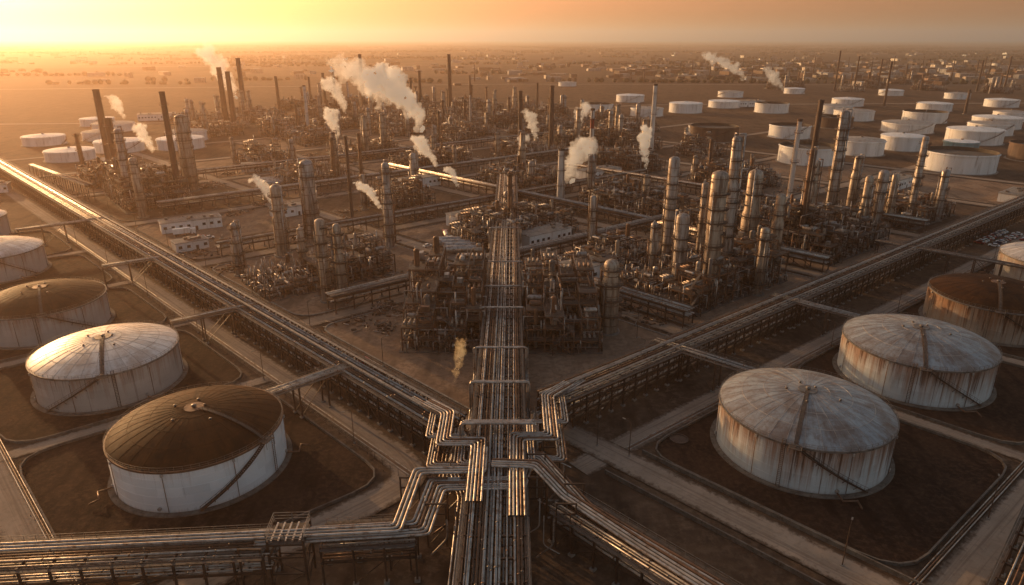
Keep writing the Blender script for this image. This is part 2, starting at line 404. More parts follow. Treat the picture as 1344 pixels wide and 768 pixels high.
big=[(-69.7,131.5,17.9,10.0,4.2,'shell_white','dome_brown',-.35,-1),(-112,171,18.1,9.8,3.6,'shell_grey','dome_silver',-1.1,-1),
     (-155,210.5,18.3,9.8,3.8,'shell_grey','dome_tan',-1.0,1),(-211,266,17.3,10,3.6,'shell_grey','dome_silver',-1,1),
     (-262,318,17,10,3.6,'shell_grey','dome_silver',-1,1),
     (67.6,138.4,18.9,10.8,4.0,'shell_bluegrey','dome_blue',-2.05,1),(113.8,174.5,19.2,10.8,4.0,'shell_bluegrey','dome_blue',-2.0,1),
     (161,213,19.3,10.6,3.8,'shell_rust','dome_brown',-2.1,1),(212,253,19,10.8,4.2,'shell_grey','dome_silver',-1.6,1)]
for i,(x,y,R,h,d,s_,dm,a,sd) in enumerate(big):
    put(tank_mesh(R,h,d,s_,dm,a,sd),'storage_tank',(x,y,.02),0)
def bund(p0,p1,q0,q1,ch):
    pts=oct_pts(p0,p1,q0,q1,ch)
    w=poly_pad('bund_soil',pts,'soil_dark',.06,.7,.35,'kerb_stone');put(w.mesh('bund_wall'),'bund_wall')
for p0,p1 in ((12,73),(78,130),(136,188),(194,247),(253,305)):bund(p0,p1,-75,-18,9)
for q0,q1 in ((30,87),(93,145),(151,205),(211,265)):bund(-72,-15,q0,q1,9)
b=MB();b.lathe((40,141,.06),[(2.2,0),(2.2,.25),(1.9,.25),(1.9,.1),(.05,.1)],'steel_dark',28,False);put(b.mesh('round_sump'),'round_sump')
# ------------------------------------------------------------------ pipe racks
def offset(pts,o):
    P=[Vector((p[0],p[1])) for p in pts];n=len(P);out=[]
    for i in range(n):
        d0=(P[i]-P[i-1]).normalized() if i else (P[1]-P[0]).normalized()
        d1=(P[i+1]-P[i]).normalized() if i<n-1 else d0
        m=Vector((-(d0+d1).y,(d0+d1).x)).normalized();n0=Vector((-d0.y,d0.x))
        q=P[i]+m*(o/max(.35,m.dot(n0)));out.append((q.x,q.y,pts[i][2] if len(pts[i])>2 else 0))
    return out
PM=['pipe_silver','pipe_silver','pipe_pale','pipe_rust','pipe_silver','steel_grey','pipe_rust']
def rack(a,b_,w,levels,np_,step=6,mat='steel_dark',rr=(.14,.3),rail=True,walk=False,seed=0,sidetruss=False,name='pipe_rack'):
    rnd=random.Random(seed);B=MB();a=Vector(a);b2=Vector(b_);L=(b2-a).length;d=(b2-a)/L;ang=math.atan2(d.y,d.x)
    n=max(1,round(L/step));top=levels[-1]
    for i in range(n+1):
        x=L*i/n
        for o in(-w/2,w/2):
            B.beam((x,o,0),(x,o,top+.2),.36,mat);B.box((x,o,.2),(1.0,1.0,.5),'concrete')
        for z in levels:B.beam((x,-w/2-.6,z-.25),(x,w/2+.6,z-.25),.3,mat,.42)
        if i<n:
            x1=L*(i+1)/n
            for o in(-w/2,w/2):
                for z in levels:B.beam((x,o,z-.2),(x1,o,z-.2),.26,mat,.5)
                if i%4==1 or sidetruss:B.beam((x,o,.5),(x1,o,levels[0]-.4),.16,mat)
                if sidetruss:
                    xm=(x+x1)/2;B.beam((xm,o,levels[0]-.3),(xm,o,top),.14,mat)
                    B.beam((x,o,levels[0]),(x1,o,top-.3),.14,mat)
    for z in levels:
        for k in range(np_):
            o=-w/2+.6+(w-1.2)*k/(np_-1)+rnd.uniform(-.1,.1);r=rnd.uniform(*rr)
            if rnd.random()<.1:continue
            m=rnd.choice(PM)
            B.tube((-1 if L>30 else 0,o,z+r),(L+(1 if L>30 else 0),o,z+r),r,m,8,caps=True)
            x=rnd.uniform(2,9)
            while x<L-2:
                B.tube((x,o,z+r),(x+.25,o,z+r),r*1.3,'steel_grey' if rnd.random()<.6 else 'pipe_rust',8,caps=True);x+=rnd.uniform(6,16)
    if rail:
        for o in(-w/2-.55,w/2+.55):
            B.beam((0,o,top+1.1),(L,o,top+1.1),.06,'steel_grey');B.beam((0,o,top+.6),(L,o,top+.6),.04,'steel_grey')
            B.beam((0,o,top),(L,o,top),.7,'grating',.08)
            for i in range(int(L/2)+1):B.beam((i*2,o,top),(i*2,o,top+1.1),.05,'steel_grey')
    if walk:
        for o in (w*.12,-w*.3):
            B.box((L/2,o,top+1.0),(L,.8,.12),'steel_grey')
            for i in range(int(L/4)):B.beam((i*4+1,o,top),(i*4+1,o,top+1),.1,mat)
    return put(B.mesh(name),name,(a.x,a.y,0),ang)
rack((-3,80),(-3,430),10.5,[5.2,7.2,9.2],16,5.5,seed=1,walk=False,rr=(.12,.27))
rack((-14,135),(-400,521),8.5,[4.2,6.6,8.6],9,4.5,seed=2,walk=True,sidetruss=True)
rack((9,146),(9+.778*480,146+.628*480),8,[4.2,6.6,8.8],8,4.5,seed=3,walk=True,sidetruss=True)
rack((-96,91),(-42,95),6.5,[5.5,8.6],9,5,seed=4,rr=(.12,.24))
rack((-33,97),(-17,98.5),6,[5.5,8.4],7,5,seed=5,rr=(.12,.24))
rack((10,108),(60,56),7,[4.5,7.2],9,5,seed=6,rr=(.12,.24))
rack((78,84),(104,110),4.5,[6.5],5,5,seed=8)
for k,(a,b_) in enumerate([((-60,147),(-43,163)),((-104,192),(-83,208)),((-156,247),(-134,262)),((-224,300),(-196,322)),
                  ((63,159),(41,179)),((108,196),(88,216)),((196,245),(157,282)),((-330,470),(-250,400))]):
    rack(a,b_,3.6,[8.9],6,9,seed=20+k,rr=(.13,.24),name='pipe_bridge')
for k,(p0,q0,p1,q1) in enumerate([(107,20,107,260),(20,97,96,97),(200,20,200,300),(110,190,330,190),(300,30,300,360),(20,187,100,187),(390,60,390,420),(20,283,250,283)]):
    rack(W(p0+4,q0+5),W(p1+4,q1+5),6,[4.5,6.5],8,7,seed=40+k,rail=False)
B=MB();rnd=random.Random(3)
def rpath(pts,r,m,n=10,fil=.9):
    P=[Vector(p) for p in pts];out=[P[0]]
    for i in range(1,len(P)-1):
        a=(P[i-1]-P[i]);c=(P[i+1]-P[i]);f=min(fil,a.length*.45,c.length*.45)
        A=P[i]+a.normalized()*f;C=P[i]+c.normalized()*f
        for t in(0,.33,.67,1):out.append(A*(1-t)**2+P[i]*2*t*(1-t)+C*t*t)
    out.append(P[-1])
    for i in range(len(out)-1):B.tube(out[i],out[i+1],r,m,n)
for (y,n_,w_,h_) in [(128,4,8.2,12.3),(147,3,7.2,12.2),(166,2,7.2,12.6),(196,3,7,12.2),(215,2,7,12.4),(243,2,7,12),(290,2,7,12.5),(340,2,7,12)]:
    for k in range(n_):
        yy=y+k*.8;ww=w_-(k%2)*.4
        rpath([(-3-ww,yy-6,4.6),(-3-ww,yy,4.6),(-3-ww,yy,h_-k*.25),(-3+ww,yy,h_-k*.25),(-3+ww,yy,4.6),(-3+ww,yy-6,4.6)],.27,'pipe_silver' if k!=1 else 'pipe_pale')
put(B.mesh('expansion_loop_pipes'),'expansion_loop_pipes')
B=MB()
def group(pts,n_,sp,r,mats=('pipe_silver','pipe_pale','pipe_silver','pipe_rust')):
    for k in range(n_):
        rpath(offset(pts,(k-(n_-1)/2)*sp),r,mats[k%len(mats)])
group([(-44,95.5,9.4),(-16,98,9.4),(-14.5,110.6,9.4),(1,111,9.4),(2,116,9.4)],6,.72,.24)
group([(-96,91.5,10.2),(-40,95.5,10.2),(-20,97,10.2),(-18.5,113.8,10.2),(-6,114.2,10.2),(-6,122,10.2)],3,.8,.26)
group([(-4,116,10.6),(4.8,115.5,10.6),(10,108,9.0),(22,95.5,8.2),(60,55,8.2)],4,.75,.26)
group([(0,122,8.6),(6,121.5,8.6),(14,106,7.9),(26,93.5,7.9),(62,57,7.9)],4,.65,.22)
group([(-20,141,10.4),(-14.5,136,10.4),(-14.5,124,10.4),(-7,124,10.4),(-7,104,10.4)],5,.68,.23)
group([(-22,141,8.0),(-16.5,135,8.0),(-16.5,119,8.0),(-8,119,8.0),(-8,100,8.0)],4,.6,.2)
group([(-16,139,6.2),(-11,134,6.2),(-11,128.5,6.2),(-6,128.5,6.2)],4,.8,.24)
group([(14,150,10.4),(8.5,144,10.4),(8.5,126,10.4),(1,126,10.4),(1,100,10.4)],5,.68,.23)
group([(16,152,8),(10.5,146,8),(10.5,121,8),(2,121,8),(2,98,8)],4,.6,.2)
group([(16,150,6.2),(6,142,6.2),(6,131,6.2),(0,131,6.2)],3,.8,.24)
group([(-14,118,3.5),(-14,132,3.5),(-10,140,3.5)],4,.8,.24)
group([(-9.5,80,7.5),(-9.5,109,7.5),(-12,118,7.5),(-12,134,7.5)],3,.7,.2)
group([(-24,145,9.2),(-18,139,9.2),(-18,128,9.2),(-10.5,128,9.2),(-10.5,118,9.2),(-3,118,9.2)],3,.6,.2)
group([(18,154,9.2),(12,147,9.2),(12,134,9.2),(4,134,9.2),(4,118,9.2)],3,.6,.2)
for x,y in [(-14.5,124),(-14.5,134),(-14.5,112),(-20,98),(-20,112),(-8,112),(5,112),(8.5,126),(8.5,136),(8.5,144),(-8,124),(-14,104),(5,120),(-44,92),(10,104),(12,110)]:
    for zz in (9.9,7.6):B.beam((x-2,y,zz),(x+2,y,zz),.22,'steel_dark',.3)
    B.beam((x-1.8,y,0),(x-1.8,y,10),.28,'steel_dark');B.beam((x+1.8,y,0),(x+1.8,y,10),.28,'steel_dark')
    B.beam((x-1.8,y,5),(x+1.8,y,5),.22,'steel_dark')
    B.beam((x-1.8,y,0.3),(x+1.8,y,5),.12,'steel_dark')
for k in range(40):
    x=rnd.choice([-12,-10.5,5.5,7,-16,10])+rnd.uniform(-.6,.6);y=rnd.uniform(98,140)
    rpath([(x,y,9.6),(x,y,rnd.uniform(1,6)),(x+rnd.choice([-3,3]),y,rnd.uniform(1,2))],rnd.uniform(.1,.2),rnd.choice(PM))
put(B.mesh('pipe_manifold'),'pipe_manifold')
B=MB()
for x in(-3,3):
    for y in(-2.6,2.6):B.beam((x,y,0),(x,y,10.5),.35,'steel_dark')
for z in(3.5,7,9.6):
    for x in(-3,3):B.beam((x,-2.6,z),(x,2.6,z),.25,'steel_dark')
    for y in(-2.6,2.6):B.beam((-3,y,z),(3,y,z),.25,'steel_dark')
B.box((0,0,9.85),(6.3,5.5,.12),'grating')
for z in(11,11.6,12.2):
    for x in(-3.1,3.1):B.beam((x,-2.7,z),(x,2.7,z),.09,'steel_grey')
    for y in(-2.7,2.7):B.beam((-3.1,y,z),(3.1,y,z),.09,'steel_grey')
for x in(-3.1,0,3.1):
    for y in(-2.7,2.7):B.beam((x,y,9.9),(x,y,12.2),.12,'steel_grey')
for k in range(5):B.beam((-2.4+k*1.2,-2.4,10.3),(-2.4+k*1.2,2.4,10.3),.3,'pipe_silver')
for sx_ in(-3,3):B.beam((sx_,-2.6,.3),(sx_,2.6,3.5),.14,'steel_dark');B.beam((sx_,-2.6,3.5),(sx_,2.6,7),.14,'steel_dark')
B.beam((-3,-2.6,.3),(3,-2.6,3.5),.14,'steel_dark');B.beam((3,-2.6,3.5),(-3,-2.6,7),.14,'steel_dark')
put(B.mesh('valve_tower'),'valve_tower',(-38.5,96,0),.05)
# ------------------------------------------------------------------ process units
def handrail(B,x0,y0,x1,y1,z):
    B.beam((x0,y0,z+1.1),(x1,y1,z+1.1),.08,'steel_grey');B.beam((x0,y0,z+.55),(x1,y1,z+.55),.06,'steel_grey')
def unit(w,d,h,seed,dense=1.0,slope=None,frame=None):
    R=random.Random(seed);B=MB()
    bx=max(2,round(w/5));by=max(2,round(d/5));sx_=w/bx;sy_=d/by;lev=3.9
    B.box((0,0,.15),(w+2,d+2,.3),'kerb_stone')
    nl=max(1,int(h/lev));hm={}
    pk=[(R.uniform(0,bx),R.uniform(0,by),R.uniform(.7,1)) for _ in range(3)]
    for i in range(bx):
        for j in range(by):
            if slope:f=slope(i/(bx-1),j/(by-1))
            else:f=max(p[2]-math.hypot(i+.5-p[0],j+.5-p[1])/max(bx,by)*1.3 for p in pk)+R.uniform(-.15,.2)
            hm[i,j]=max(0,min(nl,round(f*nl)))
            if R.random()<.12/dense:hm[i,j]=0
    X=lambda i:-w/2+i*sx_;Y=lambda j:-d/2+j*sy_
    def hv(i,j):return max(hm.get((a,b),0) for a in(i-1,i) for b in(j-1,j))
    sm=frame or R.choice(['steel_dark','steel_brown','steel_dark'])
    for i in range(bx+1):
        for j in range(by+1):
            k=hv(i,j)
            if k:B.beam((X(i),Y(j),.2),(X(i),Y(j),k*lev+.3),.36,sm)
    for i in range(bx):
        for j in range(by):
            x0,x1,y0,y1=X(i),X(i+1),Y(j),Y(j+1);cx,cy=(x0+x1)/2,(y0+y1)/2
            for k in range(1,hm[i,j]+1):
                z=k*lev
                for a,b2 in(((x0,y0),(x1,y0)),((x0,y0),(x0,y1))):B.beam((*a,z),(*b2,z),.24,sm,.36)
                if hm.get((i+1,j),0)<k:B.beam((x1,y0,z),(x1,y1,z),.24,sm,.36);handrail(B,x1,y0,x1,y1,z+.1)
                if hm.get((i,j+1),0)<k:B.beam((x0,y1,z),(x1,y1,z),.24,sm,.36);handrail(B,x0,y1,x1,y1,z+.1)
                if hm.get((i-1,j),0)<k:
                    handrail(B,x0,y0,x0,y1,z+.1)
                    if R.random()<.35:B.beam((x0,y0,z-lev),(x0,y1,z),.14,sm)
                if hm.get((i,j-1),0)<k:
                    handrail(B,x0,y0,x1,y0,z+.1)
                    if R.random()<.35:B.beam((x0,y0,z-lev),(x1,y0,z),.14,sm)
                if R.random()<.5:B.box((cx,cy,z+.17),(sx_-.3,sy_-.3,.08),'grating')
                B.beam((cx,y0,z-.05),(cx,y1,z-.05),.14,sm)
            for k in range(0,hm[i,j]+1):
                if R.random()>.62*dense:continue
                z=k*lev+.35;t=R.random();m=R.choice(['clad_tan','clad_grey','pipe_silver','pipe_rust','steel_grey','steel_brown'])
                if t<.3:
                    r=R.uniform(.5,.95);l=R.uniform(1.3,2.1)
                    if R.random()<.5:B.vessel((cx-l,cy,z+r+.3),(cx+l,cy,z+r+.3),r,m,12)
                    else:B.vessel((cx,cy-l,z+r+.3),(cx,cy+l,z+r+.3),r,m,12)
                elif t<.5:
                    r=R.uniform(.5,1.1);hh=R.uniform(1.6,2.8) if k<hm[i,j] else R.uniform(2.5,6)
                    B.vessel((cx,cy,z+.5),(cx,cy,z+.5+hh),r,m,14)
                elif t<.68:B.box((cx,cy,z+1),(R.uniform(1.2,3.2),R.uniform(1.2,3.2),R.uniform(1.0,2.0)),R.choice(['steel_grey','steel_brown','steel_brown','clad_grey']))
                elif t<.85:
                    for q in range(3):B.tube((cx-1.6+q*1.5,cy-1.8,z+.7),(cx-1.6+q*1.5,cy+1.8,z+.7),.38,m,10,caps=True)
                else:
                    B.box((cx,cy,z+1.3),(3.8,3.8,.8),'steel_brown')
                    for q in(-1,1):B.lathe((cx+q*.9,cy,z+1.7),[(.8,0),(.8,.4),(.66,.4),(.66,.1),(.02,.1)],'steel_grey',12,False)
    for _ in range(int(w*d/5*dense)):
        i,j=R.randrange(bx),R.randrange(by);k=max(1,hm[i,j]);z=R.randint(1,k)*lev-R.uniform(.6,1.6) if R.random()<.75 else R.uniform(.8,2)
        x=X(i)+R.uniform(0,sx_);y=Y(j)+R.uniform(0,sy_);r=R.choice([.08,.1,.13,.18,.25]);m=R.choice(PM)
        l=R.uniform(4,16)*R.choice([-1,1]);z2=max(.6,min(h+1,z+R.choice([-lev,lev,2,-2,lev*1.6])))
        if R.random()<.5:
            xe=max(-w/2-1,min(w/2+1,x+l));P=[(x,y,z2),(x,y,z),(xe,y,z),(xe,y,.4 if R.random()<.3 else z2*.8)]
        else:
            ye=max(-d/2-1,min(d/2+1,y+l));P=[(x,y,z2),(x,y,z),(x,ye,z),(x,ye,.4 if R.random()<.3 else z2*.8)]
        B.pipe(P,r,m,6)
    x=X(R.randrange(bx));y=-d/2-1.2;k=max(hm[i,0] for i in range(bx))
    for q in range(k):
        s_=1 if q%2 else -1
        B.beam((x-2.2*s_,y,q*lev+.2),(x+2.2*s_,y,(q+1)*lev),.9,'grating',.15)
        B.beam((x-2.2*s_,y-.5,q*lev+1.2),(x+2.2*s_,y-.5,(q+1)*lev+1),.07,'steel_grey')
        B.box((x+2.6*s_,y,(q+1)*lev),(1.4,2,.1),'grating')
        B.beam((x+3.2*s_,y-.9,0),(x+3.2*s_,y-.9,(q+1)*lev),.2,sm)
    return B.mesh('process_unit')
def column(H_,R_,seed,mat='clad_tan',name='distillation_column'):
    R=random.Random(seed);B=MB()
    B.lathe((0,0,0),[(R_+.9,0),(R_+.9,.6),(R_+.2,.6)],'concrete',16,False)
    top=H_-R_*.6
    if R.random()<.45 and R_>1.6:
        zc=H_*R.uniform(.45,.7);B.lathe((0,0,0),[(R_,.5),(R_,zc),(R_*.82,zc+R_*.5),(R_*.82,top),(R_*.7,top+R_*.3),(R_*.4,top+R_*.5),(.02,top+R_*.6)],mat,24)
        rt=R_*.82
    else:
        zc=H_;rt=R_;B.lathe((0,0,0),[(R_,.5),(R_,top),(R_*.86,top+R_*.3),(R_*.5,top+R_*.52),(.02,top+R_*.6)],mat,24)
    rz=lambda z:R_ if z<zc else R_*.84
    z=3
    while z<top:
        r=rz(z)
        if not(zc-.5<z<zc+R_*.6):B.lathe((0,0,z),[(r,-.12),(r+.1,-.1),(r+.1,.1),(r,.12)],R.choice([mat,'steel_brown','pipe_rust']),20,False)
        z+=R.uniform(2.4,4)
    z=R.uniform(4,7);a0=R.uniform(0,6.28);pp=None
    while z<H_-1 or z<top:
        r=rz(z);span=R.choice([math.pi,4.2,6.28]);n=int(span/.4);ro=r+1.15
        for i in range(n):
            t0=a0+span*i/n;t1=a0+span*(i+1)/n
            c0,s0,c1,s1=math.cos(t0),math.sin(t0),math.cos(t1),math.sin(t1)
            B.quad([(r*c0,r*s0,z),(ro*c0,ro*s0,z),(ro*c1,ro*s1,z),(r*c1,r*s1,z)],'grating')
            B.beam((ro*c0,ro*s0,z-.1),(ro*c1,ro*s1,z-.1),.1,'steel_dark',.28)
            B.beam((ro*c0,ro*s0,z+1.1),(ro*c1,ro*s1,z+1.1),.08,'steel_dark');B.beam((ro*c0,ro*s0,z+.55),(ro*c1,ro*s1,z+.55),.06,'steel_dark')
            B.beam((ro*c0,ro*s0,z),(ro*c0,ro*s0,z+1.1),.07,'steel_dark')
            if i%2==0:B.beam((r*c0,r*s0,z-1.2),(ro*c0,ro*s0,z-.15),.1,'steel_dark')
        la=a0+.4;lc,ls=math.cos(la),math.sin(la);zb=pp if pp else .3
        for o in(-.3,.3):B.beam(((r+.6)*lc-ls*o,(r+.6)*ls+lc*o,zb),((r+.6)*lc-ls*o,(r+.6)*ls+lc*o,z+1),.09,'steel_brown')
        B.beam(((r+1.1)*lc,(r+1.1)*ls,zb+2),((r+1.1)*lc,(r+1.1)*ls,z+1),.09,'steel_brown')
        pp=z;z+=R.uniform(4,6.5);a0+=R.uniform(1.2,3)
    for k in range(R.randint(2,5)):
        t=R.uniform(0,6.28);c,s_=math.cos(t),math.sin(t);rp=R.uniform(.12,.34);zt=H_*R.choice([1.0,.7,.85])
        ro=R_+rp+.25
        P=[(rt*.3*c,rt*.3*s_,zt+.6),(ro*c,ro*s_,zt+.6),(ro*c,ro*s_,3),(ro*c*1.9,ro*s_*1.9,3)] if zt>=H_*.99 else [(rz(zt)*.9*c,rz(zt)*.9*s_,zt),(ro*c,ro*s_,zt),(ro*c,ro*s_,2.5),(ro*c*2,ro*s_*2,2.5)]
        B.pipe(P,rp,R.choice(PM),8)
    return B.mesh(name)
def stack(H_,W_,kind='dark',seed=0,name='smokestack'):
    B=MB();r0=W_/2*1.15;r1=W_/2*.85
    m={'dark':'stack_dark','white':'stack_white'}.get(kind,'stack_red')
    B.lathe((0,0,0),[(r0+1,0),(r0+1,.8),(r0,.8)],'concrete',16,False)
    if kind=='striped':
        n=9
        for k in range(n):
            a,b2=k/n,(k+1)/n;B.lathe((0,0,0),[(r0+(r1-r0)*a,.8+(H_-.8)*a),(r0+(r1-r0)*b2,.8+(H_-.8)*b2)],'stack_red' if k%2 else 'stack_white',20)
    else:B.lathe((0,0,0),[(r0,.8),(r1,H_)],m,20)
    B.lathe((0,0,H_),[(r1,-1.2),(r1+.2,-1.1),(r1+.2,0),(r1-.25,0),(r1-.3,-3)],'stack_dark',20,False)
    for f in(.35,.62,.88):
        r=r0+(r1-r0)*f;z=H_*f
        B.lathe((0,0,z),[(r,-.15),(r+1.1,-.1),(r+1.1,0),(r,.02)],'grating',16,False);B.lathe((0,0,z+1.1),[(r+1.05,-.05),(r+1.12,0),(r+1.05,.05)],'steel_brown',16,False)
        for i in range(10):
            t=i*.628;B.beam(((r+1.08)*math.cos(t),(r+1.08)*math.sin(t),z),((r+1.08)*math.cos(t),(r+1.08)*math.sin(t),z+1.1),.07,'steel_brown')
    B.beam((r0+.3,0,1),(r1+.3,0,H_),.35,'steel_brown',.1)
    if H_>40:
        for k in range(3):
            t=k*2.09+.5;B.beam((r1*math.cos(t),r1*math.sin(t),H_*.8),(H_*.22*math.cos(t),H_*.22*math.sin(t),.5),.05,'steel_grey')
    return B.mesh(name)
put(unit(24,46,23,101,1.35,lambda a,b:min(1,.42+.95*b if b<.5 else 1.0-.5*(b-.6))+.14*math.sin(a*9),'steel_brown'),'process_structure',(-21.5,213,0),0)
put(unit(22,42,22,102,1.35,lambda a,b:min(1,.42+.9*b if b<.5 else 1.0-.5*(b-.6))+.14*math.sin(a*7),'steel_brown'),'process_structure',(15.5,210,0),0)
put(unit(52,30,15,103,1.2),'process_unit',(*W(150,42),0),AR)
put(unit(60,38,18,105,1.25,None,'steel_brown'),'process_unit',(*W(48,142),0),AR)
put(unit(34,24,15,106,1.2),'process_unit',(*W(88,140),0),AR)
put(unit(56,44,20,107,1.25),'process_unit',(*W(50,232),0),AR)
put(unit(40,30,16,108,1.2),'process_unit',(*W(92,225),0),AR)
put(unit(36,60,20,109,1.2),'process_unit',(-215,400,0),AR)
put(unit(34,26,16,110,1.2),'process_unit',(-262,452,0),AR)
put(unit(34,22,8,111,1.0),'process_unit',(26,262,0),AR)
generic=[unit(48,40,15,201,1.15),unit(54,34,17,202,1.15),unit(40,44,12,203,1.1),unit(60,30,14,204,1.2),unit(30,30,20,205,1.2)]
gcol=[column(20,1.4,301,'clad_tan'),column(27,2.0,302,'clad_grey'),column(33,2.2,303,'clad_tan'),column(18,2.4,304,'clad_grey'),column(30,1.2,305,'steel_brown')]
gst=[stack(42,2.6,'dark'),stack(54,3.2,'dark'),stack(36,2.4,'white')]
rnd=random.Random(11)
def cluster(x,y,nc,ns,rot,s=1):
    put(rnd.choice(generic),'process_unit',(x,y,0),rot+rnd.choice([0,math.pi/2,math.pi]))
    for _ in range(nc):put(rnd.choice(gcol),'distillation_column',(x+rnd.uniform(-28,28),y+rnd.uniform(-26,26),0),rnd.uniform(0,6))
    for _ in range(ns):put(rnd.choice(gst),'smokestack',(x+rnd.uniform(-28,28),y+rnd.uniform(-26,26),0),rnd.uniform(0,6))
for p,q,nc,ns in [(150,142,2,0),(152,232,2,0),(243,142,2,0),(243,235,2,0),(338,142,3,0),(338,235,2,0),(50,318,2,0),(152,330,2,0),(243,330,2,0),(338,330,2,0),
                  (430,235,3,0),(430,330,2,0),(430,150,2,0),(522,235,3,0),(522,330,2,0),(243,425,1,0),(338,425,2,0),(430,425,1,0),(522,425,2,1),(430,50,1,0)]:
    x,y=W(p,q);cluster(x,y,nc,ns,AR)
for x,y,nc,ns in [(-310,745,3,0),(-250,760,3,0),(-190,760,3,0),(-130,745,2,0),(-70,760,2,0),(-330,860,3,0),(-240,890,3,0),(-170,880,3,0),(-100,890,3,0),(-20,870,3,0),(50,760,2,0),(-60,980,2,1),
                  (-300,690,2,0),(-230,690,2,0),(-150,820,2,0),(-290,820,2,0),(-70,830,2,0),(-10,780,2,0),(40,840,2,1),(-200,960,2,1),(-290,960,2,1),(-130,980,2,0),(20,960,2,0),(-360,800,2,0),(100,830,1,0),(-40,700,2,0),
                  (60,640,2,0),(110,600,2,0),(120,720,2,0),(500,1350,2,1),(620,1300,2,0),(700,1380,2,1),(780,1330,2,0),(860,1260,2,1),(940,1350,2,0),(820,1500,2,1),(560,1420,2,0),(1000,1280,2,0)]:
    cluster(x,y,nc,ns,rnd.uniform(0,1.5))
cols=[(-101,289,32,6.1,'clad_tan'),(-93,309,39,6.1,'clad_grey'),(-67.5,233,31,3.6,'clad_tan'),(-62,234,29,3.6,'clad_tan'),(-56,302,39,4.2,'clad_grey'),
(31.5,205,25,5.8,'clad_tan'),(35,289,27,2.7,'clad_grey'),(65,274,46,4.4,'clad_grey'),(71,232,48,5.8,'clad_tan'),(62,241,31,4.8,'clad_grey'),(82,252,57,4.4,'clad_grey'),
(100,279,40,7.4,'clad_tan'),(108,270,32,5,'clad_tan'),(159,335,58,4.4,'clad_grey'),(168,319,30,4.6,'clad_tan'),(182,333,30,4.8,'clad_grey'),(192,340,27,4.2,'clad_tan'),(209,350,44,3.2,'clad_grey'),
(129,295,46,2.8,'steel_brown'),(-202,427,47,7.6,'clad_tan'),(-216,381,44,4.8,'clad_grey'),(-198,358,32,4.2,'clad_tan'),(-228,400,36,3.2,'steel_brown'),(-110,262,22,3.4,'clad_grey'),(92,240,26,3.4,'clad_tan'),(55,255,24,3.0,'clad_grey'),(145,325,36,3.6,'clad_tan'),(-84,262,20,2.6,'clad_tan'),(75,262,38,3.0,'clad_tan')]
for i,(x,y,h,w,m) in enumerate(cols):put(column(h,w/2,400+i,m),'distillation_column',(x,y,0),0)
stk=[(-289,493,57,5,'dark'),(-198,401,62,3.4,'dark'),(-261,452,42,5.4,'dark'),(-306,749,62,5.7,'dark'),(-296,745,58,5.4,'dark'),(-332,873,68,6,'dark'),(-295,892,46,3.9,'dark'),(-219,749,44,3.3,'white'),
(-236,892,50,3.9,'dark'),(-223,892,54,3.9,'dark'),(-188,892,72,4.6,'dark'),(-159,892,62,3.9,'dark'),(-127,892,44,2.9,'dark'),(-118,911,52,3.9,'dark'),(-78,892,72,4.8,'dark'),(7,582,50,3.6,'dark'),(33,582,54,3.6,'dark'),
(47,409,52,2.6,'striped'),(28,389,32,4.0,'white'),(108,536,58,3.4,'white'),(-84,350,44,1.6,'dark'),(173,395,58,3.2,'dark'),(138,335,54,2.2,'white'),(525,995,60,3,'dark'),(586,1291,70,3,'dark'),(575,892,30,3,'dark'),(640,1330,60,3,'dark'),(900,1300,60,3,'dark')]
for i,(x,y,h,w,m) in enumerate(stk):put(stack(h,w,m,i),'smokestack',(x,y,0),i)
# ------------------------------------------------------------------ far tanks
def fartank(R,H_,kind):
    B=MB();sh={'white':'paint_white','dark':'stack_dark','open':'paint_white','teal':'tank_teal'}[kind]
    B.lathe((0,0,0),[(R+1.5,0),(R+1.4,.4),(R,.4)],'concrete',40,False)
    B.lathe((0,0,0),[(R,.3),(R,H_)],sh,56)
    B.lathe((0,0,H_-1),[(R,-.1),(R+.7,0),(R+.7,.15),(R,.15)],sh if kind!='dark' else 'steel_brown',48,False)
    if kind in('open','dark'):
        B.lathe((0,0,0),[(R,H_),(R-.25,H_),(R-.25,H_-2.6),(R-1,H_-2.5),(.02,H_-2.2)],'tank_floor_dark',48,False)
        B.beam((R-.5,0,H_),(1,0,H_-2.1),.8,'steel_grey',.15)
    else:
        B.lathe((0,0,0),[(R+.1,H_),(R*.5,H_+R*.05),(.02,H_+R*.09)],'roof_grey' if R%2<1 else 'paint_white',48,False)
        B.lathe((0,0,H_+R*.09),[(1,-.3),(1,.8),(.02,1)],'steel_grey',12,False)
    pv=None
    for k in range(25):
        t=-2.2+k*.05;p=((R+.6)*math.cos(t),(R+.6)*math.sin(t),.5+(H_-.5)*k/24)
        if pv:B.beam(pv,p,.9,'steel_brown',.15);B.beam((pv[0],pv[1],pv[2]+1.1),(p[0],p[1],p[2]+1.1),.1,'steel_brown')
        pv=p
    return B.mesh('storage_tank')
ft="""-424 628 17 8 w;-350 545 17.5 8 w;-335 590 19 9 w;-290 606 19 9 w;-307 655 18 9 w;-415 727 20 8 w;-458 773 17 8 w;109 907 21 12 o;180 1077 21 10 w;168 876 20 9.5 w;226 917 21 12 w;192 661 22.5 13 d;296 985 21 9 w;359 1165 20 9 w;338 917 21 12 o;493 1240 17 9 w;270 677 19 12 o;404 830 22 11 w;417 907 20 10 w;230 534 22 13 o;641 1200 19 9 w;290 575 18 12 w;408 720 24 9.5 w;475 807 23 12 o;562 938 21 10 w;338 600 17 12 w;426 640 23 12.5 w;327 502 24 13.5 o;521 752 23 11.5 w;583 820 18 10.5 w;415 545 19 13 d;380 585 13 9 t;112 1440 18 8 w;710 1130 18 9 w;690 995 21 10 w;480 700 20 11 w;620 700 22 11 w;-390 660 16 8 w;480 1010 21 10 w;-480 600 16 8 w;550 620 22 12 o;480 560 20 12 w;800 1000 22 10 w;350 760 19 11 d"""
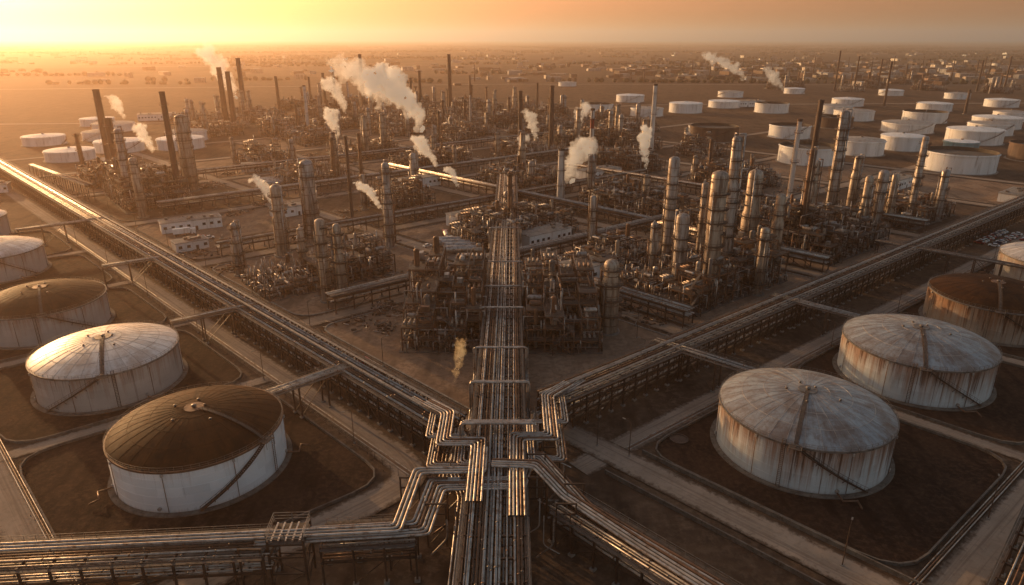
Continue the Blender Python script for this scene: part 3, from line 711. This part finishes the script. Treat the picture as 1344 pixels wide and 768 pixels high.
km={'w':'white','o':'open','d':'dark','t':'teal'}
for l in ft.split(';'):
    x,y,R,h,k=l.split();put(fartank(float(R),float(h),km[k]),'storage_tank',(float(x),float(y),0),float(x)%6)
# ------------------------------------------------------------------ buildings
def building(w,d,h,seed=0,wall='paint_white',name='control_building'):
    B=MB();B.box((0,0,h/2),(w,d,h),wall);B.box((0,0,h+.15),(w+.8,d+.8,.3),'roof_grey')
    B.box((0,0,h+.35),(w-.6,d-.6,.1),'concrete')
    n=int(w/3.2)
    for s_ in(-1,1):
        for i in range(n):
            x=-w/2+1.8+i*(w-3.2)/max(1,n-1)
            if i==n//2:B.box((x,s_*(d/2+.02),1.1),(1.2,.1,2.2),'steel_brown')
            else:
                B.box((x,s_*(d/2+.02),h*.55),(1.5,.08,1.2),'glass_dark');B.box((x,s_*(d/2+.08),h*.55-.68),(1.7,.2,.12),'concrete')
    R=random.Random(seed)
    for i in range(5):B.box((R.uniform(-w/2+2,w/2-2),R.uniform(-d/3,d/3),h+.9),(R.uniform(1,2.5),R.uniform(1,2),1.1),'steel_grey')
    return B.mesh(name)
for x,y,w,d,h,r in [(-162,335,28,9,5,.55),(-185,498,22,12,5,.3),(60,470,30,14,6,AR),(-60,440,26,10,6,AR),(250,440,24,12,6,AR),(-10,262,24,10,7,AR),(30,258,20,12,7,AR),(-330,420,30,10,5,.4),
                    (300,400,26,12,5,AR),(-120,365,22,9,5,AR),(-147,300,14,8,4,AR),(-20,345,26,12,6,AR),(15,310,26,10,6,AR),(200,700,40,20,8,.2),(-420,830,40,20,7,.4),(330,1000,50,20,8,.1)]:
    put(building(w,d,h,int(x)),'control_building',(x,y,0),r)
B=MB();R=random.Random(5)
for _ in range(1100):
    a=R.random();
    x=R.gauss(1100,600) if a<.6 else R.uniform(-3200,3600);y=R.gauss(2100,450) if a<.6 else R.uniform(1500,5200)
    if y<1450:continue
    h=R.uniform(4,12);w=R.uniform(8,45);d=R.uniform(8,25);B.box((x,y,h/2),(w,d,h),R.choice(['clad_tan','clad_grey','pipe_rust','steel_brown','roof_grey','stack_dark','stack_dark']),R.uniform(0,3))
for _ in range(30):
    x=R.gauss(1100,500);y=R.uniform(1500,2600);B.tube((x,y,0),(x,y,R.uniform(25,50)),1.5,'stack_dark',8,1.1,True)
put(B.mesh('distant_town'),'distant_town')
simple('foliage',(.05,.05,.025),(.075,.06,.03),.02,.95)
B=MB()
for _ in range(330):
    x0=R.uniform(-6000,6000);y0=1500+R.random()**1.5*9000;a=R.gauss(0,.25);L=R.uniform(100,900)
    for k in range(int(L/14)):
        x=x0+k*14*math.cos(a)+R.uniform(-4,4);y=y0+k*14*math.sin(a)+R.uniform(-4,4);r=R.uniform(4,9);h=R.uniform(5,12)
        if R.random()<.15:continue
        B.lathe((x,y,0),[(r*.6,0),(r,h*.4),(r*.7,h*.8),(.1,h)],'foliage',6)
put(B.mesh('distant_trees'),'distant_trees')
B=MB()
def tuft(x,y,s):
    for _ in range(4):
        a=R.uniform(0,6.28);c,s_=math.cos(a)*s*.5,math.sin(a)*s*.5;h=s*R.uniform(.4,.9)
        B.quad([(x-c*.5,y-s_*.5,0),(x+c*.5,y+s_*.5,0),(x+c*.9+R.uniform(-.1,.1),y+s_*.9,h),(x-c*.3,y-s_*.3,h*.8)],'dry_grass')
for _ in range(1800):
    if R.random()<.5:p,q=R.uniform(5,240),R.choice([-16.8,-6,4,-75.8,-83.5])+R.gauss(0,.5)
    else:p,q=R.choice([-7,-4,4,-73,-82.5])+R.gauss(0,.5),R.uniform(12,260)
    x,y=W(p,q)
    if any(math.hypot(x-b_[0],y-b_[1])<b_[2]+1.5 for b_ in big):continue
    tuft(x,y,R.uniform(.15,.4))
put(B.mesh('dry_scrub'),'dry_scrub')
# ------------------------------------------------------------------ small things
B=MB();B.tube((0,0,0),(0,0,9),.11,'steel_dark',8,.07);B.beam((0,0,9),(1.8,0,9.3),.08,'steel_dark');B.box((2.0,0,9.28),(.8,.3,.14),'steel_grey');B.box((0,0,.2),(.5,.5,.4),'concrete')
lamp=B.mesh('street_lamp')
for k in range(11):
    put(lamp,'street_lamp',(*W(20+k*42,13),0),AR);
    if k<9:put(lamp,'street_lamp',(*W(13,20+k*46),0),AL)
    if k<6:put(lamp,'street_lamp',(*W(30+k*46,-15.7),0),AR+3.14);put(lamp,'street_lamp',(*W(-15,26+k*46),0),AL)
for x,y in [(20,138),(60,99),(95,112),(-110,110),(40,200),(50,212)]:put(lamp,'street_lamp',(x,y,0),1)
def vehicle(kind,col):
    B=MB()
    def wheel(x,y,r):B.tube((x,y-.15,r),(x,y+.15,r),r,'rubber',12,caps=True)
    if kind=='car':
        n=len(B.v);pr=[(-2.2,.35),(-2.2,.9),(-1.3,1.0),(1.1,1.0),(2.1,.8),(2.2,.35)]
        for s_ in(-.88,.88):B.v+= [(x,s_,z) for x,z in pr]
        B.faces(n,[tuple(range(6)),tuple(range(11,5,-1))]+[(i,i+6,(i+1)%6+6,(i+1)%6) for i in range(6)],col)
        n=len(B.v);pr=[(-1.7,.98),(-1.1,1.48),(.4,1.48),(1.1,.98)]
        for s_ in(-.76,.76):B.v+= [(x,s_,z) for x,z in pr]
        B.faces(n,[tuple(range(4)),tuple(range(7,3,-1)),(0,4,5,1),(2,6,7,3),(3,7,4,0)],'glass_dark');B.faces(n,[(1,5,6,2)],col)
        B.box((-.35,0,1.52),(1.5,1.5,.05),col)
        for x in(-1.35,1.35):
            for y in(-.85,.85):wheel(x,y,.34)
    else:
        B.box((4.3,0,1.7),(2.1,2.4,2.4),col);B.box((5.3,0,2.2),(.2,2.1,.9),'glass_dark');B.box((0,0,.9),(8.5,1.0,.3),'steel_dark')
        if kind=='tanker':B.vessel((-4,0,2.2),(2.6,0,2.2),1.15,'pipe_silver',16)
        else:B.box((-.9,0,2.3),(7.6,2.4,2.5),'paint_white')
        for x in(-3.6,-2.5,.8,4.3):
            for y in(-1.05,1.05):wheel(x,y,.5)
    return B.mesh(kind)
cars=[vehicle('car','paint_white'),vehicle('car','car_red'),vehicle('car','car_blue'),vehicle('car','steel_grey')]
R=random.Random(9)
for r_ in range(4):
    for k in range(11):
        if R.random()<.8:
            put(R.choice(cars),'parked_car',(226+k*3.1*.778-r_*6*.63,298+k*3.1*.628+r_*6*.78,.1),AL+R.uniform(-.05,.05))
tk=vehicle('tanker','car_red');tk2=vehicle('truck','paint_white')
for x,y,a,m,n_ in [(*W(60,8.5),AL,tk,'tanker_truck'),(*W(8.5,170),AR,tk2,'box_truck'),(*W(107,60),AR,tk2,'box_truck'),(-25,300,.6,tk,'tanker_truck'),(-30,306,.6,tk2,'box_truck'),(-160,322,.5,tk2,'box_truck'),(-145,316,.5,cars[0],'parked_car'),(-150,318,.7,cars[1],'parked_car')]:
    put(m,n_,(x,y,.2),a)
for k in range(14):
    t_=R.choice([(tk2,'box_truck'),(cars[0],'parked_car'),(cars[3],'parked_car'),(tk,'tanker_truck')]);put(t_[0],t_[1],(R.uniform(-40,60),R.uniform(300,330),.2),R.uniform(0,3))
def heap(seed,s_=1):
    R=random.Random(seed);B=MB()
    for k in range(30):
        B.box((R.gauss(0,2.2)*s_,R.gauss(0,1.8)*s_,R.uniform(.15,.6)),(R.uniform(.3,2),R.uniform(.3,1.1),R.uniform(.2,.8)),R.choice(['scrap','steel_brown','scrap','pipe_rust','steel_dark']),R.uniform(0,3))
    for k in range(16):
        x,y=R.gauss(0,3)*s_,R.gauss(0,3)*s_;a=R.uniform(0,3);l=R.uniform(1,4);z=R.uniform(.3,1.0)
        B.tube((x,y,z),(x+l*math.cos(a),y+l*math.sin(a),z+R.uniform(-.3,.5)),R.uniform(.06,.18),R.choice(PM),6,caps=True)
    return B.mesh('scrap_heap')
hs=[heap(i,1+i*.2) for i in range(5)]
for x,y in [(-42,208),(-50,215),(-38,224),(-47,228),(40,225),(48,214)]:put(R.choice(hs),'scrap_heap',(x,y,.05),R.uniform(0,6))
for _ in range(70):
    p=R.uniform(112,460);q=R.uniform(16,360);x,y=W(p,q);put(R.choice(hs),'scrap_heap',(x,y,.05),R.uniform(0,6),scale=(1,1,R.uniform(.8,2)))
B=MB()
for k in range(4):
    B.vessel((-9,k*5,2.6),(9,k*5,2.6),1.6,'pipe_silver',18)
    for x in(-5,5):B.box((x,k*5,.7),(.8,2.4,1.4),'concrete')
bl=B.mesh('pressure_vessel_bank')
for x,y,a in [(-25,290,.1),(150,430,AR),(-150,440,AR),(60,560,AR),(-300,520,.7)]:put(bl,'pressure_vessel_bank',(x,y,.1),a)
B=MB()
for q in (17,29.4):
    a=W(-16,q);b_=W(-95,q);B.beam((*a,.5),(*b_,.5),.35,'kerb_stone',1.0)
put(B.mesh('retaining_wall'),'retaining_wall')
B=MB()
for q,p0,p1 in ((-16,6,330),(4.6,10,560)):
    n=int((p1-p0)/3)
    for i in range(n):
        a=W(p0+i*3,q);c=W(p0+i*3+3,q);B.beam((*a,0),(*a,1.9),.07,'steel_dark')
        for z in(.7,1.2,1.8):B.beam((*a,z),(*c,z),.03,'steel_grey')
put(B.mesh('wire_fence'),'wire_fence')
B=MB()
for q in (-14.6,-76.2):
    for k in range(3):B.tube((*W(10,q+k*.5),.6),(*W(300,q+k*.5),.6),.12,PM[k+2],6)
for p in (-13.6,-74):
    for k in range(3):B.tube((*W(p+k*.5,28),.6),(*W(p+k*.5,280),.6),.12,PM[k+2],6)
put(B.mesh('ground_pipes'),'ground_pipes')
# ------------------------------------------------------------------ steam plumes (scattering volume inside a billowing hull)
def plume(x,y,z0,H_,r0,r1,drift,dens,seed,col=(1,.97,.93),yd=0,em=.22):
    R=random.Random(seed);m=bpy.data.materials.new('steam');m.use_nodes=True;nt=m.node_tree;nt.nodes.clear()
    o=N(nt,'ShaderNodeOutputMaterial');v=N(nt,'ShaderNodeVolumeScatter');v.inputs['Color'].default_value=(*col,1)
    v.inputs['Density'].default_value=dens;v.inputs['Anisotropy'].default_value=.5
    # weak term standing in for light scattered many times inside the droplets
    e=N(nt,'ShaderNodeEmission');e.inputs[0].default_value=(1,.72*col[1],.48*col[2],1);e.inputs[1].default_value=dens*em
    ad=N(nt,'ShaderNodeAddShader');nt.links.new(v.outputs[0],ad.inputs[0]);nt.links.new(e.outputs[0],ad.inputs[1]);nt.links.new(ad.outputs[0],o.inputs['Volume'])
    B=MB();n=int(12+H_/r1*10)
    for k in range(n):
        f=(k+.5)/n;r=(r0+(r1-r0)*f**.8)*R.uniform(.4,.8)*(1-.45*max(0,f-.75)/.25)
        for _ in range(1 if f<.15 else 3):
            a=R.uniform(0,6.28);q=R.uniform(0,1.0)*(r0+(r1-r0)*f)*.85
            c=(-drift*f**1.2+q*math.cos(a)+math.sin(f*6+seed)*r1*.3*f,q*math.sin(a)*.7+yd*f,H_*f+R.uniform(-.3,.3)*r)
            rr=r*R.uniform(.4,1)
            B.lathe(c,[(.01,-rr),(rr*.6,-rr*.8),(rr*.95,-rr*.3),(rr*.95,rr*.3),(rr*.6,rr*.8),(.01,rr)],'steel_grey',10)
    me=B.mesh('steam_plume');me.materials.clear();me.materials.append(m)
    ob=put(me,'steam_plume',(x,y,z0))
    rm=ob.modifiers.new('r','REMESH');rm.mode='VOXEL';rm.voxel_size=max(.12,r1*.06);rm.use_smooth_shade=True
    for s_,st in ((r1*.6,r1*.75),(r1*.22,r1*.45)):
        tx=bpy.data.textures.new('billow','CLOUDS');tx.noise_scale=s_;tx.noise_depth=3
        d=ob.modifiers.new('d','DISPLACE');d.texture=tx;d.strength=st;d.texture_coords='LOCAL';d.mid_level=.55
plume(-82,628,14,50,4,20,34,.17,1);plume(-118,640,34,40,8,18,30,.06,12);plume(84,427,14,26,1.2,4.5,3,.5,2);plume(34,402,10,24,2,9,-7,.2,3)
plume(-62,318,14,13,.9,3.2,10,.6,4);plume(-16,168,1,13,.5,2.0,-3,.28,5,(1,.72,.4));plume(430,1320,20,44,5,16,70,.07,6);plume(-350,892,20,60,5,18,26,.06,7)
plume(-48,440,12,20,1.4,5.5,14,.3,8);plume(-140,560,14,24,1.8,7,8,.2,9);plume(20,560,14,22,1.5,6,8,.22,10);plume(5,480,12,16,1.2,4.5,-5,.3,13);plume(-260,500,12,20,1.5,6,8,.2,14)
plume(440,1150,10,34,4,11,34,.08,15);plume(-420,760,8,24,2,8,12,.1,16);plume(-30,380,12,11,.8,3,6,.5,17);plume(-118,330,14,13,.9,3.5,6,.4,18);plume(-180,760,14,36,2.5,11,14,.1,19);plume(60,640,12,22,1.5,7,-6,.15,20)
# ------------------------------------------------------------------ atmosphere (real haze layer)
m=bpy.data.materials.new('haze');m.use_nodes=True;nt=m.node_tree;nt.nodes.clear()
o=N(nt,'ShaderNodeOutputMaterial');vs=N(nt,'ShaderNodeVolumeScatter');vs.inputs['Density'].default_value=HAZE;vs.inputs['Anisotropy'].default_value=.62
vs.inputs['Color'].default_value=(1,.68,.47,1);nt.links.new(vs.outputs[0],o.inputs['Volume'])
me=bpy.data.meshes.new('haze_air');e=32000;t=380
me.from_pydata([(-e,-e,-6),(e,-e,-6),(e,e,-6),(-e,e,-6),(-e,-e,t),(e,-e,t),(e,e,t),(-e,e,t)],[],[(3,2,1,0),(4,5,6,7),(0,1,5,4),(1,2,6,5),(2,3,7,6),(3,0,4,7)])
me.materials.append(m);put(me,'haze_air')
# ------------------------------------------------------------------ sky, sun, camera
w=bpy.data.worlds.new('World');sc.world=w;w.use_nodes=True;nt=w.node_tree
bg=nt.nodes['Background'];sk=N(nt,'ShaderNodeTexSky',sky_type='NISHITA');sk.sun_disc=False
sk.sun_elevation=rad(SUN_EL);sk.sun_rotation=rad(SUN_AZ);sk.dust_density=3.5;sk.air_density=1.2;sk.ozone_density=.8
tc=N(nt,'ShaderNodeTexCoord');sx=N(nt,'ShaderNodeSeparateXYZ');nt.links.new(tc.outputs['Generated'],sx.inputs[0])
low=ramp(nt,sx.outputs['Z'],.04,.24)
tint=mix(nt,low,(2.25,1.08,1.12),(1.26,1.10,1.02))
warm=mix(nt,1.0,sk.outputs[0],tint,'MULTIPLY')
nt.links.new(warm,bg.inputs[0]);bg.inputs[1].default_value=.15
s=bpy.data.lights.new('sun','SUN');s.energy=5;s.angle=rad(.6);s.color=(1,.50,.20)
so=bpy.data.objects.new('sun',s);sc.collection.objects.link(so)
az,el=rad(SUN_AZ),rad(SUN_EL)
so.rotation_euler=Vector((math.sin(az)*math.cos(el),math.cos(az)*math.cos(el),math.sin(el))).to_track_quat('Z','Y').to_euler()
cam=bpy.data.cameras.new('camera');cam.lens=24;cam.sensor_width=36;cam.clip_end=90000;cam.clip_start=.5
co=bpy.data.objects.new('camera',cam);co.location=(0,0,90);co.rotation_euler=(rad(90-20.4),0,0);sc.collection.objects.link(co);sc.camera=co
sc.view_settings.view_transform='Standard';sc.view_settings.look='None';sc.view_settings.exposure=0
